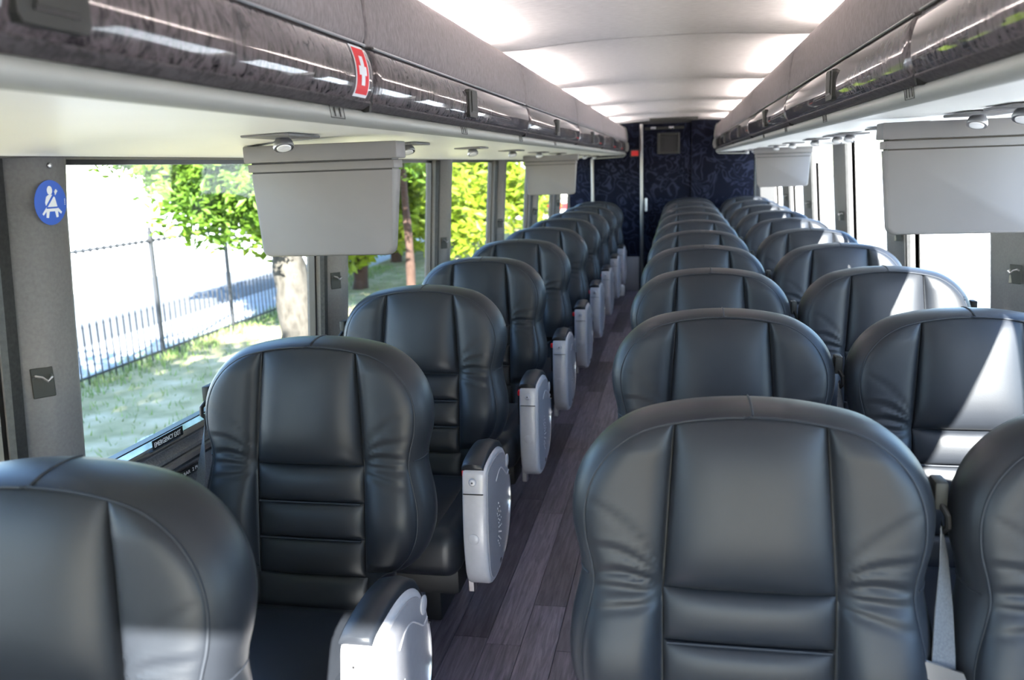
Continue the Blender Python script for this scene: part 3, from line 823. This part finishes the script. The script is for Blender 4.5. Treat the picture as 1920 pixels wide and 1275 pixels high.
def sign(name, txt, y0, z0, wid, hgt, size, par, xx, tilt=0):
    b = MB(); b.box(0, .002, -.006, wid, -.006, hgt - .006, 0)
    v, f = text_mesh(txt, size)
    xm = max(p[0] for p in v); k = (wid - .012) / xm
    b.add([(.0024 + p[2], p[0] * k, p[1]) for p in v], f, 1)
    o = b.build(name, [BLACK, WHITE], par, 0); o.location = (xx, y0, z0); return o
sign('emergency_exit_sign', 'EMERGENCY EXIT', 1.92, SILL + .014, .135, .026, .019, rails[0], CX - 1.200 - lean(SILL))
sign('push_bar_sign', 'LIFT BAR  2 PUSH', 1.97, SILL - .098, .15, .022, .014, rails[1], CX - 1.183 - lean(SILL))

# ------------------------------------------------------------------ outside
GZ = -1.3
gr = MB().box(-90, 90, -60, 140, GZ - .3, GZ - .02).build('ground', CONC, None, 0); struct(gr)
lw = MB()
def lf(u, v):
    x = -8.6 + 6.6 * u; y = -12 + 48 * v
    z = GZ + .03 * noise.noise(Vector((x * .8, y * .8, 0))) + .012 * noise.noise(Vector((x * 5, y * 5, 3)))
    z += .9 * max(0, (y - 15) / 25) ** 1.3 * max(0, min(1, (-x - 3) / 4))
    return (x, y, z)
lw.grid(lf, 44, 200)
lawn = tag(lw.build('lawn', GRASS, None, 80), 'patchy lawn between the coach and the iron fence', 'grass', kind='stuff')
bl = MB()
for i in range(9000):
    u, v = random.random(), random.random() ** 1.5
    x = -8.5 + 6 * u; y = 3 + 20 * v
    if random.random() < .4: x = -8.2 + random.gauss(0, .25)
    z = lf((x + 8.6) / 6.6, (y + 12) / 48)[2]
    h = .03 + .08 * random.random() + (.06 if x < -7.7 else 0); a = random.random() * 6.28; w_ = .008 + .006 * random.random()
    dx_, dy_ = math.cos(a) * w_, math.sin(a) * w_
    lx, ly = random.gauss(0, .03), random.gauss(0, .03)
    bl.add([(x - dx_, y - dy_, z - .01), (x + dx_, y + dy_, z - .01), (x + lx, y + ly, z + h)], [(0, 1, 2)])
tag(bl.build('grass_tufts', BLADE, None, 0), 'loose green grass blades along the fence and on the lawn', 'grass', kind='stuff')
struct(MB().box(-10.2, -8.62, -20, 60, GZ - .1, GZ + .02).build('sidewalk', PAVE, None, 0), 'pale sidewalk behind the iron fence', 'sidewalk')
struct(MB().box(-15.5, -10.2, -20, 24, GZ - .1, GZ - .01).build('road', ASPH, None, 0), 'strip of grey asphalt beyond the sidewalk', 'road')

struct(MB().box(-2.2, 40, -60, -1.6, GZ - .1, GZ + .0).build('added_asphalt', ASPH, None, 0), 'unseen asphalt added in front of the coach to cut warm bounced light', 'added_asphalt')  # unseen dark ground, added to reduce warm bounce onto the seat fronts
# iron fence
FX = -8.25
fe = empty('iron_fence', (FX, 12, GZ))
def fp(mb, name, loc): o = mb; return o
posts_y = [5.45 + 2.28 * i for i in range(8)]
pm = MB().bev(-.03, .03, -.03, .03, -.1, 2.06, .005, 1); pm.lathe([(2.06, .02), (2.08, .03), (2.10, .03), (2.125, .008)], (0, 0, 0), (0, 0, 1), 8)
pme = pm.mesh('fence_post', IRON, 30)
pk = MB().box(-.009, .009, -.009, .009, -.02, .82); pk.add([(-.014, -.014, .82), (.014, -.014, .82), (.014, .014, .82), (-.014, .014, .82), (0, 0, .90)], [(0, 1, 4), (1, 2, 4), (2, 3, 4), (3, 0, 4)])
pke = pk.mesh('picket', IRON, 0)
for y in posts_y:
    o = bpy.data.objects.new('fence_post', pme); COL.objects.link(o); o.parent = fe; o.location = (0, y - 12, 0)
y = posts_y[0]; q = 0
while y < posts_y[-1]:
    y += .152
    if min(abs(y - p) for p in posts_y) < .06: continue
    o = bpy.data.objects.new('picket', pke); COL.objects.link(o); o.parent = fe; o.location = (0, y - 12, 0); q += 1
ln = posts_y[-1] - posts_y[0]
MB().box(-.015, .015, posts_y[0] - 12, posts_y[-1] - 12, .10, .135).build('bottom_rail', IRON, fe, 0)
tw = MB(); tw.tube([(0, posts_y[0] - 12 + ln * i / 60, 1.90) for i in range(61)], .017, 6)
for i in range(int(ln / .152)):
    tw.lathe([(-.035, .012), (0, .04), (.035, .012)], (0, posts_y[0] - 12 + .076 + i * .152, 1.90), (0, 1, 0), 6)
tw.build('top_rail', IRON, fe)
tag(fe, 'black iron picket fence with a knotted top rail across the lawn edge', 'fence')

# trees
def tree(name, label, trunk, rad, blobs, nleaf, lsize, lm, bm_, branches=()):
    b0 = Vector(trunk[0]); e = empty(name, b0)
    t = MB(); pts = smooth_pts([Vector(p) - b0 for p in trunk], 5)
    rr = [rad * (1.25 - .75 * i / (len(pts) - 1)) * (1 + .08 * math.sin(i * 2.1)) for i in range(len(pts))]
    t.tube(pts, rr, 12)
    for br in branches:
        bp = smooth_pts([Vector(p) - b0 for p in br], 4); t.tube(bp, [rad * .5 * (1.1 - .8 * i / (len(bp) - 1)) for i in range(len(bp))], 8)
    t.build('trunk', bm_, e, 60)
    lv = MB(); tot = sum(b[3] ** 2 for b in blobs)
    V = []; Fc = []
    for (x, y, z, rd, sq) in blobs:
        k = int(nleaf * rd ** 2 / tot)
        for _ in range(k):
            dv = Vector((random.gauss(0, 1), random.gauss(0, 1), random.gauss(0, 1))).normalized()
            rr_ = rd * (random.random() ** .45)
            wob = 1 + .35 * noise.noise(dv * 2.5 + Vector((x, y, z)))
            p = Vector((x, y, z)) + Vector((dv.x, dv.y, dv.z * sq)) * rr_ * wob - b0
            if noise.noise(p * 1.1) < -.18: continue
            s_ = lsize * (.6 + .8 * random.random())
            a = Vector((random.gauss(0, 1), random.gauss(0, 1), random.gauss(0, .6))).normalized(); c = a.orthogonal().normalized()
            c = (c + Vector((0, 0, random.uniform(-.5, .5)))).normalized(); nn = a.cross(c).normalized()
            o_ = len(V)
            V += [p - a * s_, p + c * s_ * .45 + nn * s_ * .12, p + a * s_, p - c * s_ * .45 + nn * s_ * .12]
            Fc += [(o_, o_ + 1, o_ + 2), (o_, o_ + 2, o_ + 3)]
    lv.v = [tuple(v) for v in V]; lv.f = Fc; lv.m = [0] * len(Fc)
    me = bpy.data.meshes.new('foliage'); me.from_pydata(lv.v, [], lv.f); me.materials.append(lm)
    fo = bpy.data.objects.new('foliage', me); COL.objects.link(fo); fo.parent = e; fo['kind'] = 'stuff'
    tag(e, label, 'tree', 'trees outside')
    return e
tree('lawn_tree', 'tree with a thick pale trunk on the lawn behind the near left monitor',
     [(-6.2, 13.1, GZ - .1), (-6.27, 13.1, -.3), (-6.4, 13.2, .6), (-6.2, 13.1, 1.8), (-6.1, 13.0, 3.4)], .27,
     [(-7.2, 12.2, 2.3, 1.3, .8), (-6.2, 11.6, 2.2, 1.2, .75), (-8.4, 12.9, 2.2, 1.1, .6), (-5.6, 12.6, 2.6, 1.5, .85), (-6.7, 12.1, 1.5, .8, .8), (-6.0, 13.6, 3.8, 2.2, .8), (-8.0, 12.0, 3.4, 1.8, .7), (-5.2, 14.4, 2.3, 1.2, .9), (-9.4, 13.0, 2.25, 1.1, .5), (-7.6, 12.4, 1.75, .8, .6), (-6.75, 11.9, 1.25, 1.0, .8), (-7.3, 12.6, 1.7, 1.0, .8)], 46000, .075, LEAF, BARK,
     [[(-6.35, 13.1, 1.3), (-6.9, 12.6, 2.0), (-7.6, 12.3, 2.6)], [(-6.3, 13.1, 1.6), (-5.8, 12.8, 2.2), (-5.5, 12.5, 2.9)]])
sh = [(x + .8, y - 8.5, z - .4, r_, q_) for x, y, z, r_, q_ in ((-4.6, 3.0, 5.4, 2.6, .55), (-5.6, 5.4, 5.0, 2.6, .5), (-3.8, 5.8, 5.4, 2.4, .5), (-6.8, 2.4, 5.2, 2.4, .5), (-4.6, 8.0, 5.2, 2.2, .5), (-6.4, 8.3, 5.2, 2.0, .5), (-5.0, .2, 5.2, 2.2, .5))]
tree('added_shade_tree', 'unseen tall tree added outside the frame on the left to shade the lawn',
     [(-4.8, -6.6, GZ - .1), (-4.7, -6.5, 1.0), (-4.4, -6.4, 3.0), (-4.2, -6.3, 4.2)], .28, sh, 11000, .14, LEAF, BARK)  # unseen tree, added so its canopy shades the lawn
spots = [(-7.6, 19.5, 2.3, 17, 'leafy yellow-green tree seen past the right edge of the near left monitor', LEAFY),
         (-8.2, 24.0, 2.6, 20, 'bushy yellow-green tree seen through the third left window', LEAFY),
         (-7.3, 27.5, 2.2, 20, 'bright yellow-green tree seen through the fourth left window', LEAFY),
         (-8.2, 33.0, 2.8, 20, 'distant rounded tree seen left of the far left monitor', LEAFY),
         (-12.6, 31.0, 2.4, 10, 'distant green tree beyond the fence just right of the pale trunk', LEAF)]
for i, (x, y, rd, k, lab, lm) in enumerate(spots):
    tree('leafy_tree', lab, [(x, y, GZ - .2), (x + .1, y, 0), (x - .05, y + .1, 1.6), (x, y, 2.6)], .16,
         [(x, y, 2.4, rd * .85, .85), (x - rd * .6, y - .6, 1.5, rd * .65, .9), (x + rd * .6, y - .4, 1.3, rd * .65, .9), (x, y - .8, .45, rd * .62, .8), (x + .2, y, 4.0, rd * .7, .8), (x - rd * .9, y, .3, rd * .45, .8), (x + rd * .9, y, .2, rd * .45, .8)], 18000, .14, lm, BARKD)
# thin brown trunk seen between monitor and window pillar
tree('young_tree', 'thin brown trunked young tree on the lawn below the near left monitor', [(-5.25, 16.2, GZ - .1), (-5.22, 16.2, 0), (-5.28, 16.25, 1.4), (-5.2, 16.2, 2.8)], .085,
     [(-5.25, 16.2, 2.9, .9, .8), (-5.6, 16.0, 2.4, .6, .8)], 2500, .09, LEAF, BARKD)

# pale building with a red band beyond the rear left windows, low wall on the right
fb = empty('roadside_building', (-6.3, 40, GZ))
MB().box(-3, 3, 0, 5, 0, .85).build('wall', CONC, fb, 0); MB().box(-3.08, 3.08, -.08, 5.08, .85, 1.12).build('red_band', RED, fb, 0); MB().box(-3, 3, 0, 5, 1.12, 3.4).build('upper_wall', STUCCO, fb, 0); MB().box(-3.3, 3.3, -.3, 5.3, 3.4, 3.6).build('roof', CONC, fb, 0)
tag(fb, 'low pale building with a red band beyond the rear left windows', 'building')
rwall = empty('boundary_wall', (30, 20, GZ))
for k in range(12):
    MB().bev(-.1, .1, -2.97, 2.97, 0, 1.7, .02, 1).build('wall_panel', STUCCO, rwall, 30, (0, -30 + 6 * k, 0))
MB().box(-.16, .16, -33, 39, 1.7, 1.8).build('wall_coping', CONC, rwall, 0)
tag(rwall, 'long pale boundary wall across the sunlit lot on the right', 'wall')
